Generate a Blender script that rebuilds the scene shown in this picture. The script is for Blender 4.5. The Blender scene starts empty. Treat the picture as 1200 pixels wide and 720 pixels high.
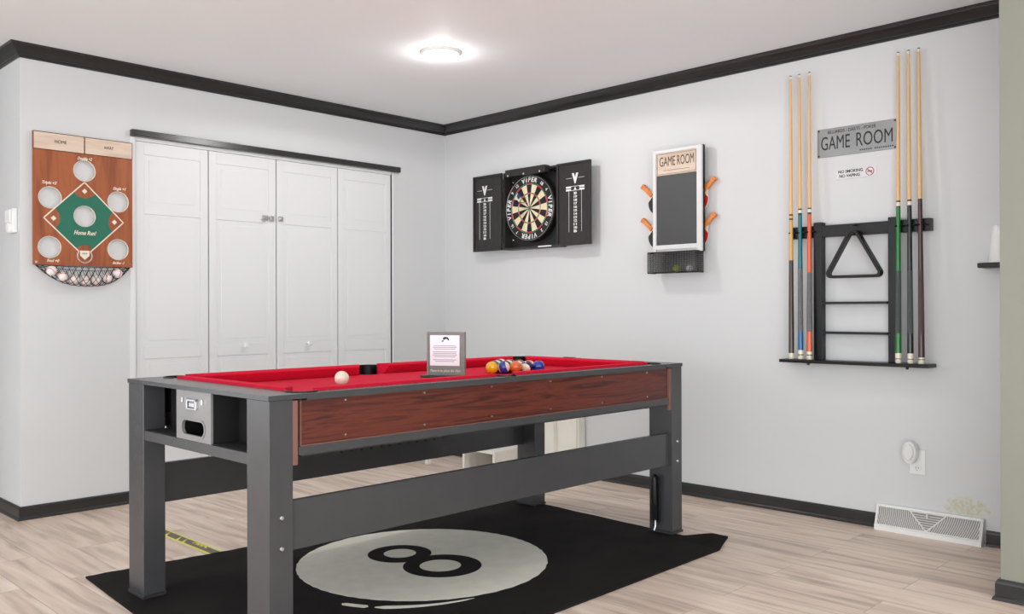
import bpy, bmesh, math, random
from math import sin, cos, pi, radians
from mathutils import Vector, Matrix
random.seed(7)
S = bpy.context.scene
COL = S.collection

# ------------------------------------------------------------------ camera, world, light, exposure
cam = bpy.data.cameras.new('camera'); camo = bpy.data.objects.new('camera', cam); COL.objects.link(camo)
YAW, ROLL, F = 0.7959, -0.0028, 1028.29
cam.sensor_width = 36; cam.lens = F / 1200 * 36
cam.shift_y = 3.77 / 1200
camo.matrix_world = Matrix.Translation((-4.3312, -4.9401, 1.0691)) @ Matrix.Rotation(-YAW, 4, 'Z') @ Matrix.Rotation(pi / 2, 4, 'X') @ Matrix.Rotation(ROLL, 4, 'Z')
S.camera = camo
cam.clip_start = .02
w = bpy.data.worlds.new('world'); S.world = w; w.use_nodes = True
w.node_tree.nodes['Background'].inputs[0].default_value = (0.92, 0.96, 1, 1)
w.node_tree.nodes['Background'].inputs[1].default_value = 2.2
S.view_settings.view_transform = 'Standard'; S.view_settings.look = 'None'
S.view_settings.gamma = 1; S.view_settings.use_curve_mapping = False
S.view_settings.exposure = 0.38
LAMP_W = 24
up = bpy.data.lights.new('added_bounce_light', 'AREA'); up.energy = 78; up.shape = 'RECTANGLE'; up.size = 2.6; up.size_y = 2.6; up.color = (.96, .985, 1)  # added upward fill behind the camera, brightens the ceiling
upo = bpy.data.objects.new('added_bounce_light', up); COL.objects.link(upo)
upo.matrix_world = Matrix.Translation((-4.6, -6.3, .7)) @ Matrix.Rotation(-YAW, 4, 'Z') @ Matrix.Rotation(radians(148), 4, 'X')

# ------------------------------------------------------------------ materials
def lin(c):
    out = []
    for v in c[:3]:
        v = v / 255
        out.append(v / 12.92 if v <= .04045 else ((v + .055) / 1.055) ** 2.4)
    return (*out, 1)
def mat(name, rgb, rough=.5, metal=0, noise=0, scale=(1, 1, 1), nscale=8, bump=0, bscale=60, spec=.5, coat=0, emit=0, trans=0):
    m = bpy.data.materials.new(name); m.use_nodes = True
    nt = m.node_tree; b = nt.nodes['Principled BSDF']; L = nt.links
    c = lin(rgb)
    b.inputs['Base Color'].default_value = c
    b.inputs['Roughness'].default_value = rough; b.inputs['Metallic'].default_value = metal
    b.inputs['Specular IOR Level'].default_value = spec; b.inputs['Coat Weight'].default_value = coat
    b.inputs['Transmission Weight'].default_value = trans
    if emit: b.inputs['Emission Color'].default_value = c; b.inputs['Emission Strength'].default_value = emit
    tc = nt.nodes.new('ShaderNodeTexCoord'); mp = nt.nodes.new('ShaderNodeMapping'); mp.inputs['Scale'].default_value = scale
    L.new(tc.outputs['Object'], mp.inputs[0])
    if noise:
        n = nt.nodes.new('ShaderNodeTexNoise'); n.inputs['Scale'].default_value = nscale; n.inputs['Detail'].default_value = 4
        L.new(mp.outputs[0], n.inputs[0])
        r = nt.nodes.new('ShaderNodeValToRGB')
        r.color_ramp.elements[0].position = .3; r.color_ramp.elements[1].position = .7
        r.color_ramp.elements[0].color = tuple(v * (1 - noise) for v in c[:3]) + (1,)
        r.color_ramp.elements[1].color = tuple(min(1, v * (1 + noise)) for v in c[:3]) + (1,)
        L.new(n.outputs['Fac'], r.inputs[0]); L.new(r.outputs[0], b.inputs['Base Color'])
    if bump:
        n2 = nt.nodes.new('ShaderNodeTexNoise'); n2.inputs['Scale'].default_value = bscale; n2.inputs['Detail'].default_value = 3
        L.new(mp.outputs[0], n2.inputs[0])
        bp = nt.nodes.new('ShaderNodeBump'); bp.inputs['Strength'].default_value = bump; bp.inputs['Distance'].default_value = .004
        L.new(n2.outputs['Fac'], bp.inputs['Height']); L.new(bp.outputs[0], b.inputs['Normal'])
    return m
def wood(name, cols, scale, dist=6, rough=.4, coat=0):
    """streaky wood: stretched noise through a colour ramp"""
    m = mat(name, cols[0], rough, coat=coat); nt = m.node_tree; L = nt.links; b = nt.nodes['Principled BSDF']
    mp = [n for n in nt.nodes if n.type == 'MAPPING'][0]; mp.inputs['Scale'].default_value = scale
    n = nt.nodes.new('ShaderNodeTexNoise'); n.inputs['Scale'].default_value = 1; n.inputs['Detail'].default_value = 7
    n.inputs['Distortion'].default_value = dist; n.inputs['Roughness'].default_value = .62
    L.new(mp.outputs[0], n.inputs[0])
    r = nt.nodes.new('ShaderNodeValToRGB'); e = r.color_ramp.elements
    k = len(cols)
    e[0].position = .28; e[1].position = .72
    for i in range(1, k - 1): e.new(.28 + .44 * i / (k - 1))
    for i, c in enumerate(cols): e[i].color = lin(c)
    L.new(n.outputs['Fac'], r.inputs[0]); L.new(r.outputs[0], b.inputs['Base Color'])
    return m

M = {}
M['wall'] = mat('wall_paint', (211, 212, 213), .55, bump=.08, bscale=(30), noise=.012, nscale=3)
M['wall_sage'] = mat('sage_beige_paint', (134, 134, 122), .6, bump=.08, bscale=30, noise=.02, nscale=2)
M['ceiling'] = mat('ceiling_paint', (238, 242, 244), .7, bump=.1, bscale=25)
M['trim'] = mat('charcoal_gloss_trim', (40, 39, 39), .28, noise=.1, nscale=5, bump=.08, bscale=18)
M['door'] = mat('white_door_paint', (226, 227, 228), .42, bump=.03, bscale=40)
M['void'] = mat('closet_shade', (60, 60, 60), .9)  # shade of the closed closet put into its back wall's colour
M['grey'] = mat('table_grey_laminate', (64, 64, 66), .27, noise=.04, nscale=12, bump=.02, bscale=200)
M['greydk'] = mat('dark_laminate', (44, 43, 44), .4, noise=.05, nscale=12)
M['greylt'] = mat('grey_metal_panel', (140, 138, 138), .35, metal=.2, noise=.03)
M['black'] = mat('black_plastic', (9, 9, 9), .4, noise=.1, spec=.35)
M['blacksat'] = mat('black_stained_wood', (12, 11, 11), .36, spec=.35, noise=.15, nscale=10)
M['rose'] = wood('rosewood_laminate', [(32, 12, 10), (68, 26, 20), (100, 44, 32), (54, 20, 15), (108, 50, 36)], (1.3, 20, 28), 1.4, .33)
M['brownstrip'] = mat('brown_edge_strip', (122, 84, 76), .5, noise=.08)
M['felt'] = mat('red_felt', (212, 22, 56), .85, noise=.04, nscale=40, bump=.15, bscale=600, spec=.2)
M['matteblack'] = mat('matte_black_interior', (10, 9, 10), .8, noise=.1)
M['chrome'] = mat('brushed_chrome', (200, 200, 200), .25, 1, noise=.03)
M['white'] = mat('white_plastic', (235, 235, 233), .4, noise=.01)
M['cream'] = mat('cream_painted_board', (236, 232, 222), .5, noise=.03)
M['ivory'] = mat('ivory_print', (232, 222, 205), .6, noise=.03)

def floor_mat():
    m = mat('greige_vinyl_planks', (200, 186, 174), .42); nt = m.node_tree; L = nt.links; b = nt.nodes['Principled BSDF']
    mp = [n for n in nt.nodes if n.type == 'MAPPING'][0]; mp.inputs['Rotation'].default_value = (0, 0, pi / 2)
    br = nt.nodes.new('ShaderNodeTexBrick'); br.inputs['Scale'].default_value = 1
    br.inputs['Brick Width'].default_value = 1.22; br.inputs['Row Height'].default_value = .18
    br.inputs['Mortar Size'].default_value = .0014; br.inputs['Mortar Smooth'].default_value = .3; br.offset = .37
    br.inputs['Color1'].default_value = (.35, .35, .35, 1); br.inputs['Color2'].default_value = (.65, .65, .65, 1); br.inputs['Mortar'].default_value = (.0, .0, .0, 1)
    L.new(mp.outputs[0], br.inputs[0])
    # streaks along each plank, shifted per plank
    m2 = nt.nodes.new('ShaderNodeMapping'); m2.inputs['Scale'].default_value = (1.3, 13, 1)
    L.new(mp.outputs[0], m2.inputs[0])
    add = nt.nodes.new('ShaderNodeVectorMath'); add.operation = 'MULTIPLY_ADD'; add.inputs[1].default_value = (9, 5, 0)
    L.new(br.outputs['Color'], add.inputs[0]); L.new(m2.outputs[0], add.inputs[2])
    n = nt.nodes.new('ShaderNodeTexNoise'); n.inputs['Scale'].default_value = 1.5; n.inputs['Detail'].default_value = 6; n.inputs['Distortion'].default_value = .6
    L.new(add.outputs[0], n.inputs[0])
    r = nt.nodes.new('ShaderNodeValToRGB'); e = r.color_ramp.elements
    e[0].position = .28; e[0].color = lin((184, 163, 148)); e[1].position = .72; e[1].color = lin((243, 226, 211))
    x = e.new(.5); x.color = lin((225, 204, 188))
    L.new(n.outputs['Fac'], r.inputs[0])
    mx = nt.nodes.new('ShaderNodeMix'); mx.data_type = 'RGBA'; mx.blend_type = 'MULTIPLY'; mx.inputs[0].default_value = .75
    L.new(r.outputs[0], mx.inputs[6])
    r2 = nt.nodes.new('ShaderNodeValToRGB'); e = r2.color_ramp.elements
    e[0].position = .0; e[0].color = (.35, .32, .3, 1); e[1].position = .36; e[1].color = (.88, .87, .86, 1); y = e.new(.65); y.color = (1, 1, 1, 1)
    L.new(br.outputs['Color'], r2.inputs[0]); L.new(r2.outputs[0], mx.inputs[7])
    L.new(mx.outputs[2], b.inputs['Base Color'])
    return m
M['floor'] = floor_mat()

# right wall: the same paint, with the torn plaster patch above the vent
def patched_wall():
    m = mat('wall_paint_with_patch', (211, 212, 213), .55, bump=.08, bscale=30); nt = m.node_tree; L = nt.links; b = nt.nodes['Principled BSDF']
    geo = nt.nodes.new('ShaderNodeNewGeometry')
    mp = nt.nodes.new('ShaderNodeMapping'); mp.vector_type = 'POINT'
    mp.inputs['Location'].default_value = (0, 3.61 * 9, -.155 * 17); mp.inputs['Scale'].default_value = (0, 9, 17)
    L.new(geo.outputs['Position'], mp.inputs[0])
    ln = nt.nodes.new('ShaderNodeVectorMath'); ln.operation = 'LENGTH'; L.new(mp.outputs[0], ln.inputs[0])
    n = nt.nodes.new('ShaderNodeTexNoise'); n.inputs['Scale'].default_value = 38; n.inputs['Detail'].default_value = 5
    L.new(geo.outputs['Position'], n.inputs[0])
    s = nt.nodes.new('ShaderNodeMath'); s.operation = 'MULTIPLY_ADD'; s.inputs[1].default_value = 2.6
    L.new(n.outputs['Fac'], s.inputs[0]); L.new(ln.outputs['Value'], s.inputs[2])
    r = nt.nodes.new('ShaderNodeValToRGB'); e = r.color_ramp.elements
    e[0].position = .0; e[0].color = (1, 1, 1, 1); e[1].position = 1; e[1].color = (0, 0, 0, 1)
    mr = nt.nodes.new('ShaderNodeMapRange'); mr.inputs[1].default_value = 1.85; mr.inputs[2].default_value = 2.25
    mr.inputs[3].default_value = 1; mr.inputs[4].default_value = 0
    L.new(s.outputs[0], mr.inputs[0])
    n2 = nt.nodes.new('ShaderNodeTexNoise'); n2.inputs['Scale'].default_value = 70
    L.new(geo.outputs['Position'], n2.inputs[0])
    r2 = nt.nodes.new('ShaderNodeValToRGB'); e = r2.color_ramp.elements
    e[0].position = .4; e[0].color = lin((204, 190, 166)); e[1].position = .58; e[1].color = lin((203, 210, 198))
    L.new(n2.outputs['Fac'], r2.inputs[0])
    mx = nt.nodes.new('ShaderNodeMix'); mx.data_type = 'RGBA'
    mx.inputs[6].default_value = lin((211, 212, 213)); L.new(mr.outputs[0], mx.inputs[0]); L.new(r2.outputs[0], mx.inputs[7])
    L.new(mx.outputs[2], b.inputs['Base Color'])
    return m
M['wall_right'] = patched_wall()

# ------------------------------------------------------------------ mesh builder
class MB:
    def __init__(s): s.bm = bmesh.new(); s.mi = 0
    def _f(s, vs):
        try: f = s.bm.faces.new(vs); f.material_index = s.mi; return f
        except ValueError: return None
    def box(s, x0, x1, y0, y1, z0, z1):
        v = [s.bm.verts.new((x, y, z)) for x in (x0, x1) for y in (y0, y1) for z in (z0, z1)]
        for q in ((0, 1, 3, 2), (4, 6, 7, 5), (0, 4, 5, 1), (2, 3, 7, 6), (0, 2, 6, 4), (1, 5, 7, 3)): s._f([v[i] for i in q])
        return s
    def prism(s, pts, z0, z1):
        a = [s.bm.verts.new((p[0], p[1], z0)) for p in pts]; b = [s.bm.verts.new((p[0], p[1], z1)) for p in pts]
        n = len(pts); s._f(a[::-1]); s._f(b)
        for i in range(n): s._f([a[i], a[(i + 1) % n], b[(i + 1) % n], b[i]])
        return s
    def ring(s, outer, inner, z0, z1):
        n = len(outer)
        V = [[s.bm.verts.new((p[0], p[1], z)) for p in lp] for lp in (outer, inner) for z in (z0, z1)]
        oa, ob, ia, ib = V
        for i in range(n):
            j = (i + 1) % n
            s._f([oa[i], oa[j], ob[j], ob[i]]); s._f([ia[j], ia[i], ib[i], ib[j]])
            s._f([ob[i], ob[j], ib[j], ib[i]]); s._f([oa[j], oa[i], ia[i], ia[j]])
        return s
    def tube(s, pts, r, n=8, closed=False, caps=True):
        pts = [Vector(p) for p in pts]; k = len(pts); rings = []
        rs = r if isinstance(r, (list, tuple)) else [r] * k
        up = None
        for i, p in enumerate(pts):
            if closed: t = pts[(i + 1) % k] - pts[i - 1]
            else: t = pts[min(i + 1, k - 1)] - pts[max(i - 1, 0)]
            t.normalize()
            if up is None: up = Vector((0, 0, 1)) if abs(t.z) < .9 else Vector((1, 0, 0))
            a = t.cross(up).normalized(); bb = a.cross(t).normalized(); up = bb
            rings.append([s.bm.verts.new(p + (a * cos(2 * pi * j / n) + bb * sin(2 * pi * j / n)) * rs[i]) for j in range(n)])
        for i in range(k if closed else k - 1):
            A, B = rings[i], rings[(i + 1) % k]
            for j in range(n): s._f([A[j], A[(j + 1) % n], B[(j + 1) % n], B[j]])
        if caps and not closed: s._f(rings[0]); s._f(rings[-1][::-1])
        return s
    def lathe(s, prof, n=32, c=(0, 0, 0), axis='z'):
        rings = []
        for r, z in prof:
            lp = []
            for j in range(n if r > 1e-6 else 1):
                a = 2 * pi * j / n; x, y = r * cos(a), r * sin(a)
                P = {'z': (x, y, z), 'y': (x, z, -y), 'x': (z, x, y)}[axis]
                lp.append(s.bm.verts.new((P[0] + c[0], P[1] + c[1], P[2] + c[2])))
            rings.append(lp)
        for A, B in zip(rings, rings[1:]):
            for j in range(n):
                k = (j + 1) % n
                if len(A) == 1 and len(B) == 1: continue
                if len(A) == 1: s._f([A[0], B[k], B[j]])
                elif len(B) == 1: s._f([A[j], A[k], B[0]])
                else: s._f([A[j], A[k], B[k], B[j]])
        if len(rings[0]) > 1: s._f(rings[0][::-1])
        if len(rings[-1]) > 1: s._f(rings[-1])
        return s
    def extrude_profile(s, prof, p0, p1, frame, m0=(0, 0), m1=(0, 0)):
        """prof: (out, up); swept from p0 to p1; frame=(out vector); mitre: shift of each end along the run per unit 'out'"""
        p0, p1 = Vector(p0), Vector(p1); d = (p1 - p0).normalized(); o = Vector(frame)
        A = [s.bm.verts.new(p0 + o * a + Vector((0, 0, b)) + d * (m0[0] * a)) for a, b in prof]
        B = [s.bm.verts.new(p1 + o * a + Vector((0, 0, b)) + d * (m1[0] * a)) for a, b in prof]
        n = len(prof)
        for i in range(n): s._f([A[i], A[(i + 1) % n], B[(i + 1) % n], B[i]])
        s._f(A[::-1]); s._f(B)
        return s
    def build(s, name, m, parent=None, bevel=0, smooth=False, seg=2):
        bmesh.ops.recalc_face_normals(s.bm, faces=s.bm.faces)
        me = bpy.data.meshes.new(name); s.bm.to_mesh(me); s.bm.free()
        for mm in (m if isinstance(m, (list, tuple)) else [m]): me.materials.append(mm)
        o = bpy.data.objects.new(name, me); COL.objects.link(o)
        if parent: o.parent = parent
        if smooth:
            me.polygons.foreach_set('use_smooth', [True] * len(me.polygons))
            try: me.set_sharp_from_angle(angle=radians(40))
            except Exception: pass
        if bevel:
            b = o.modifiers.new('bevel', 'BEVEL'); b.width = bevel; b.segments = seg; b.limit_method = 'ANGLE'; b.angle_limit = radians(35)
        return o
def islands(o):
    """split a mesh of several separate pieces into one object per piece, same name, same parent"""
    bm = bmesh.new(); bm.from_mesh(o.data); bm.verts.ensure_lookup_table(); seen = set(); groups = []
    for v in bm.verts:
        if v.index in seen: continue
        st, g = [v], set()
        while st:
            q_ = st.pop()
            if q_.index in g: continue
            g.add(q_.index); st += [e.other_vert(q_) for e in q_.link_edges if e.other_vert(q_).index not in g]
        seen |= g; groups.append(g)
    out = []
    for k, g in enumerate(groups):
        b2 = bm.copy(); b2.verts.ensure_lookup_table()
        bmesh.ops.delete(b2, geom=[v for v in b2.verts if v.index not in g], context='VERTS')
        me = bpy.data.meshes.new(o.name); b2.to_mesh(me); b2.free()
        for m_ in o.data.materials: me.materials.append(m_)
        if k == 0: o.data = me; out.append(o)
        else:
            c = o.copy(); c.data = me; COL.objects.link(c); out.append(c)
    bm.free(); return out
def tag(o, label, cat, group=None):
    o['label'] = label; o['category'] = cat
    if group: o['group'] = group
    return o
def struct(o): o['kind'] = 'structure'; return o
def thing(name, label, cat, loc=(0, 0, 0), rot=None, group=None):
    o = bpy.data.objects.new(name, None); COL.objects.link(o); o.empty_display_size = .05
    m = Matrix.Translation(loc)
    if rot is not None: m = m @ (rot.to_4x4() if isinstance(rot, Matrix) else Matrix.Rotation(rot, 4, 'Z'))
    o.matrix_world = m
    if label: tag(o, label, cat, group)
    return o
RW = Matrix(((0, 0, -1), (-1, 0, 0), (0, 1, 0)))       # right wall: local x -> -y, local y -> up, local z -> out (-x)
CW = Matrix(((1, 0, 0), (0, 0, -1), (0, 1, 0)))        # closet wall: local x -> +x, y -> up, z -> out (-y)
def circ(cx, cy, r, n=40, a0=0, a1=2 * pi):
    full = abs(a1 - a0 - 2 * pi) < 1e-6
    return [(cx + r * cos(a0 + (a1 - a0) * i / (n if full else n - 1)), cy + r * sin(a0 + (a1 - a0) * i / (n if full else n - 1))) for i in range(n)]
def text(body, size, m, parent, name, loc, depth=.0006, width=None, rot=0, align='CENTER', shear=0, bold=0):
    cu = bpy.data.curves.new('lettering', 'FONT'); cu.body = body; cu.size = size; cu.align_x = align; cu.align_y = 'CENTER'
    cu.extrude = depth; cu.shear = shear; cu.offset = bold; cu.resolution_u = 3
    t = bpy.data.objects.new('lettering', cu); COL.objects.link(t)
    dg = bpy.context.evaluated_depsgraph_get(); me = bpy.data.meshes.new_from_object(t.evaluated_get(dg))
    bpy.data.objects.remove(t)
    xs = [v.co.x for v in me.vertices]
    sx = width / (max(xs) - min(xs)) if width and xs else 1
    me.transform(Matrix.Translation(loc) @ Matrix.Rotation(rot, 4, 'Z') @ Matrix.Diagonal((sx, 1, 1, 1)))
    me.materials.clear(); me.materials.append(m)
    o = bpy.data.objects.new(name, me); COL.objects.link(o)
    if parent: o.parent = parent
    return o
def join_into(name, objs, parent):
    """merge several lettering meshes of one sign into a single mesh"""
    bm = bmesh.new(); mats = []
    for o in objs:
        b2 = len(bm.faces); bm.from_mesh(o.data); bm.faces.ensure_lookup_table()
        mm = o.data.materials[0]
        if mm not in mats: mats.append(mm)
        for f in bm.faces[b2:]: f.material_index = mats.index(mm)
    me = bpy.data.meshes.new(name); bm.to_mesh(me); bm.free()
    for mm in mats: me.materials.append(mm)
    for o in objs: bpy.data.objects.remove(o)
    r = bpy.data.objects.new(name, me); COL.objects.link(r); r.parent = parent
    return r
def cut(o, cutters):
    """drill vertical round holes (x, y, r, z0, z1) through o's mesh"""
    mb = MB()
    for q_ in cutters:
        if len(q_) == 3: mb.prism(*q_)
        else: mb.prism(circ(q_[0], q_[1], q_[2], 28), q_[3], q_[4])
    c = mb.build('cutter', M['black'])
    md = o.modifiers.new('b', 'BOOLEAN'); md.operation = 'DIFFERENCE'; md.object = c; md.solver = 'EXACT'
    par = o.parent; o.parent = None
    bpy.context.view_layer.update()
    dg = bpy.context.evaluated_depsgraph_get()
    me = bpy.data.meshes.new_from_object(o.evaluated_get(dg)); o.modifiers.clear(); o.data = me
    bpy.data.objects.remove(c); o.parent = par
    return o

# ------------------------------------------------------------------ the room
H = 2.44; XO = -2.8835; XS, YS = -.772, -3.965
struct(MB().box(-8, 1.2, -9, 3.2, -.05, 0).build('floor', M['floor']))
struct(MB().box(-8, 1.2, -9, 3.2, H, H + .05).build('ceiling', M['ceiling']))
struct(MB().box(0, .12, -9, 3.2, 0, H).build('wall_right', M['wall_right']))
DX0, DX1, DZ = -2.298, -.497, 2.045
struct(MB().box(XO, DX0, 0, .12, 0, H).box(DX1, 0, 0, .12, 0, H).box(DX0, DX1, 0, .12, DZ, H).build('wall_closet', M['wall']))
struct(MB().box(XO, XO + .1, .12, 3.2, 0, H).build('wall_hall', M['wall']))
struct(MB().box(-4.3, -4.2, .6, 3.2, 0, H).build('wall_unseen_left', M['wall']))  # unseen wall added to shade the hall from the open side
struct(MB().box(-4.2, XO, 3.1, 3.2, 0, H).build('wall_unseen_end', M['wall']))  # unseen end wall added to keep outside light out of the hall
struct(MB().box(DX0 - .05, DX1 + .05, .5, .55, 0, DZ).build('wall_closet_back', M['void']))
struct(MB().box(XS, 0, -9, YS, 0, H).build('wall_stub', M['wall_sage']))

CR = [(0, 0), (.056, 0), (.056, -.007), (.05, -.009), (.046, -.018), (.034, -.032), (.02, -.044), (.013, -.05), (.013, -.056), (.006, -.059), (.006, -.0684), (0, -.0684)]
struct(MB().extrude_profile(CR, (0, YS, H), (0, 0, H), (-1, 0, 0), (0, 0), (-1, 0)).build('trim_1', M['trim']))
struct(MB().extrude_profile(CR, (XO, 0, H), (0, 0, H), (0, -1, 0), (-1, 0), (-1, 0)).build('trim_2', M['trim']))
struct(MB().extrude_profile(CR, (XO, 0, H), (XO, 3.2, H), (-1, 0, 0), (-1, 0), (0, 0)).build('trim_3', M['trim']))
BB = [(0, 0), (.019, 0), (.0185, .006), (.0165, .011), (.012, .016), (.012, .055), (.010, .062), (.006, .0692), (0, .0692)]
def base(name, segs):
    mb = MB()
    for p0, p1, o, a, b in segs: mb.extrude_profile(BB, p0, p1, o, (a, 0), (b, 0))
    return struct(mb.build(name, M['trim']))
base('baseboard_right', [((0, -3.205, 0), (0, 0, 0), (-1, 0, 0), 0, -1), ((0, YS, 0), (0, -3.697, 0), (-1, 0, 0), 0, 0)])
base('baseboard_closet', [((XO, 0, 0), (DX0 - .035, 0, 0), (0, -1, 0), -1, 0), ((DX1 + .035, 0, 0), (0, 0, 0), (0, -1, 0), 0, -1)])
base('baseboard_hall', [((XO, 0, 0), (XO, 3.2, 0), (-1, 0, 0), -1, 0)])
BS = [(a * 1.25, b * 1.1) for a, b in BB]
mb = MB().extrude_profile(BS, (XS, -9, 0), (XS, YS, 0), (-1, 0, 0), (0, 0), (1, 0)).extrude_profile(BS, (XS, YS, 0), (-.02, YS, 0), (0, 1, 0), (-1, 0), (0, 0))
struct(mb.build('baseboard_stub', M['trim']))
# closet: thin casing, header track, four bifold leaves
struct(MB().box(DX0 - .03, DX0, -.006, .02, 0, DZ).box(DX1, DX1 + .012, -.006, .02, 0, DZ).build('trim_4', M['door'], bevel=.001))
struct(MB().box(-2.326, -.443, -.036, 0, 2.046, 2.082).build('trim_5', M['trim'], bevel=.002))
struct(MB().box(DX0, DX1, .004, .02, 2.028, 2.045).build('trim_6', M['door']))
def leaf(x0, x1, par):
    mb = MB(); y0, y1 = .012, .042
    st = .048
    zs = [.012, .16, .80, .866, 1.61, 1.655, 1.93, 2.026]     # bottom rail / panel / lock rail / panel / rail / panel / top rail
    mb.box(x0, x0 + st, y0, y1, .012, 2.026).box(x1 - st, x1, y0, y1, .012, 2.026)
    for a, b in ((.012, .16), (.80, .872), (1.62, 1.66), (1.955, 2.026)): mb.box(x0 + st, x1 - st, y0, y1, a, b)
    for a, b in ((.16, .80), (.872, 1.62), (1.66, 1.955)):
        mb.box(x0 + st, x1 - st, y0 + .005, y1, a, b)
        mb.box(x0 + st + .03, x1 - st - .03, y0 + .0025, y0 + .006, a + .03, b - .03)
    return mb.build('door_leaf', M['door'], par, bevel=.0012)
xs = [DX0 + .004, -1.858, -1.405, -.943, DX1]
for d in (0, 1):
    e = bpy.data.objects.new('door_%d' % (d + 1), None); COL.objects.link(e); e.location = (xs[2 * d], 0, 0); e['kind'] = 'structure'
    inv = Matrix.Translation((-xs[2 * d], 0, 0))
    g = .0035
    parts = [leaf(xs[2 * d] + g, xs[2 * d + 1] - g, e), leaf(xs[2 * d + 1] + g, xs[2 * d + 2] - (g if d == 0 else .0008), e)]
    kx = -1.632 if d == 0 else -1.184
    parts.append(MB().lathe([(0, -.03), (.010, -.029), (.0155, -.022), (.016, -.016), (.009, -.008), (.007, .013)], 20, (kx, -.0, .858), 'y').build('knob', M['white'], e, smooth=True))
    if d == 0:
        l = MB().box(-1.505, -1.465, .006, .013, 1.635, 1.668).box(-1.50, -1.43, .0, .006, 1.642, 1.660)
        l.tube([(-1.495, .0, 1.652), (-1.52, -.004, 1.640), (-1.51, -.006, 1.625), (-1.49, -.004, 1.63)], .003)
        l.box(-1.452, -1.428, -.004, .013, 1.632, 1.666)
        l = l.build('latch', M['chrome'], e, bevel=.001); l['label'] = 'chrome sliding latch'; parts.append(l)
    else:
        l = MB().box(-1.393, -1.362, .0, .013, 1.636, 1.668).lathe([(0, -.01), (.009, -.009), (.009, 0)], 14, (-1.377, 0, 1.652), 'y').build('latch_keeper', M['chrome'], e, bevel=.001)
        parts.append(l)
    for q in parts: q.data.transform(inv)

# ------------------------------------------------------------------ ceiling lamp
t = thing('ceiling_light', 'round white flush ceiling light, switched on, near the corner', 'light', (-1.265, -1.415, H))
MB().lathe([(.079, 0), (.104, 0), (.105, -.006), (.099, -.012), (.088, -.014), (.079, -.012)], 48).build('trim_ring', M['white'], t, smooth=True)
glow = mat('lit_lens', (255, 252, 244), .4, emit=12)
MB().lathe([(.080, -.006), (.079, -.013), (.07, -.020), (.045, -.026), (0, -.029)], 40).build('lens', glow, t, smooth=True)
ld = bpy.data.lights.new('lamp_bulb', 'SPOT'); ld.energy = LAMP_W; ld.shadow_soft_size = .05; ld.color = (1, .98, .95); ld.spot_size = radians(172); ld.spot_blend = .12
lo = bpy.data.objects.new('lamp_bulb', ld); COL.objects.link(lo); lo.parent = t; lo.location = (0, 0, -.04)
ld = bpy.data.lights.new('lamp_glow', 'POINT'); ld.energy = 2.2; ld.shadow_soft_size = .03; ld.color = (1, .98, .95)
lo = bpy.data.objects.new('lamp_glow', ld); COL.objects.link(lo); lo.parent = t; lo.location = (0, 0, -.07)

# ------------------------------------------------------------------ pool table
TL, TW, TH = 2.2, 1.01, .815
T = thing('pool_table', 'large grey pool table with red felt and reddish wood side panels', 'pool table', (-2.9732, -2.5962, 0), .0037)
Z0 = .009
LW, LD = .082, .13
for i, (a, b) in enumerate(((0, 0), (0, TW - LD), (TL - LW, 0), (TL - LW, TW - LD))):
    lm = M['grey'] if i < 2 else M['grey']
    lg = MB().box(a, a + LW, b, b + LD, Z0 + .012, .80).build('leg', lm, T, bevel=.002)
    MB().box(a - .004, a + LW + .004, b - .004, b + LD + .004, Z0, Z0 + .012).build('foot_plate', M['greydk'], lg, bevel=.002)
    bz = (.445, .352)
    yb = b - .002 if b == 0 else b + LD + .002
    mb = MB()
    for z in bz: mb.lathe([(0, -.004), (.006, -.003), (.008, 0), (.008, .002)] if b == 0 else [(.008, -.002), (.008, 0), (.006, .003), (0, .004)], 14, (a + .042, yb, z), 'y')
    islands(mb.build('bolt', M['chrome'], lg, smooth=True))
MB().box(LW, TL - LW, .018, .042, .335, .487).build('side_stretcher', M['grey'], T, bevel=.002)
o = MB().box(LW, TL - LW, TW - .042, TW - .018, .335, .487)
o = o.build('side_stretcher', M['grey'], T, bevel=.002)
mb = MB()
for i in range(12): mb.lathe([(0, -.003), (.006, -.003), (.006, .002)], 12, (.93 + i * .055, TW - .043, .432), 'y')
islands(mb.build('score_peg', M['black'], T))
# top rails
rail = []
def frame_piece(name, x0, x1, y0, y1, z0=.794, z1=TH, m='grey'): 
    return MB().box(x0, x1, y0, y1, z0, z1).build(name, M[m], T)
er = [frame_piece('end_rail', -.003, .13, -.003, TW + .003, .80), frame_piece('end_rail', TL - .13, TL + .003, -.003, TW + .003, .80)]
sr = [frame_piece('side_rail', .131, TL - .131, -.001, .06), frame_piece('side_rail', .131, TL - .131, TW - .06, TW + .001)]
PK = [(.158, .072), (.158, TW - .072), (TL - .158, .072), (TL - .158, TW - .072), (TL / 2 - .035, .064), (TL / 2 - .035, TW - .064)]
PR = .052
BED = .778
PRS = [PR] * 4 + [.046] * 2
holes = [(x, y, r_ + .001, .5, 1) for (x, y), r_ in zip(PK, PRS)]
for o in er + sr: cut(o, holes)
bed = MB().box(.1305, TL - .1305, .0605, TW - .0605, BED - .02, BED).build('playing_surface', M['felt'], T)
cut(bed, holes)
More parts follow.
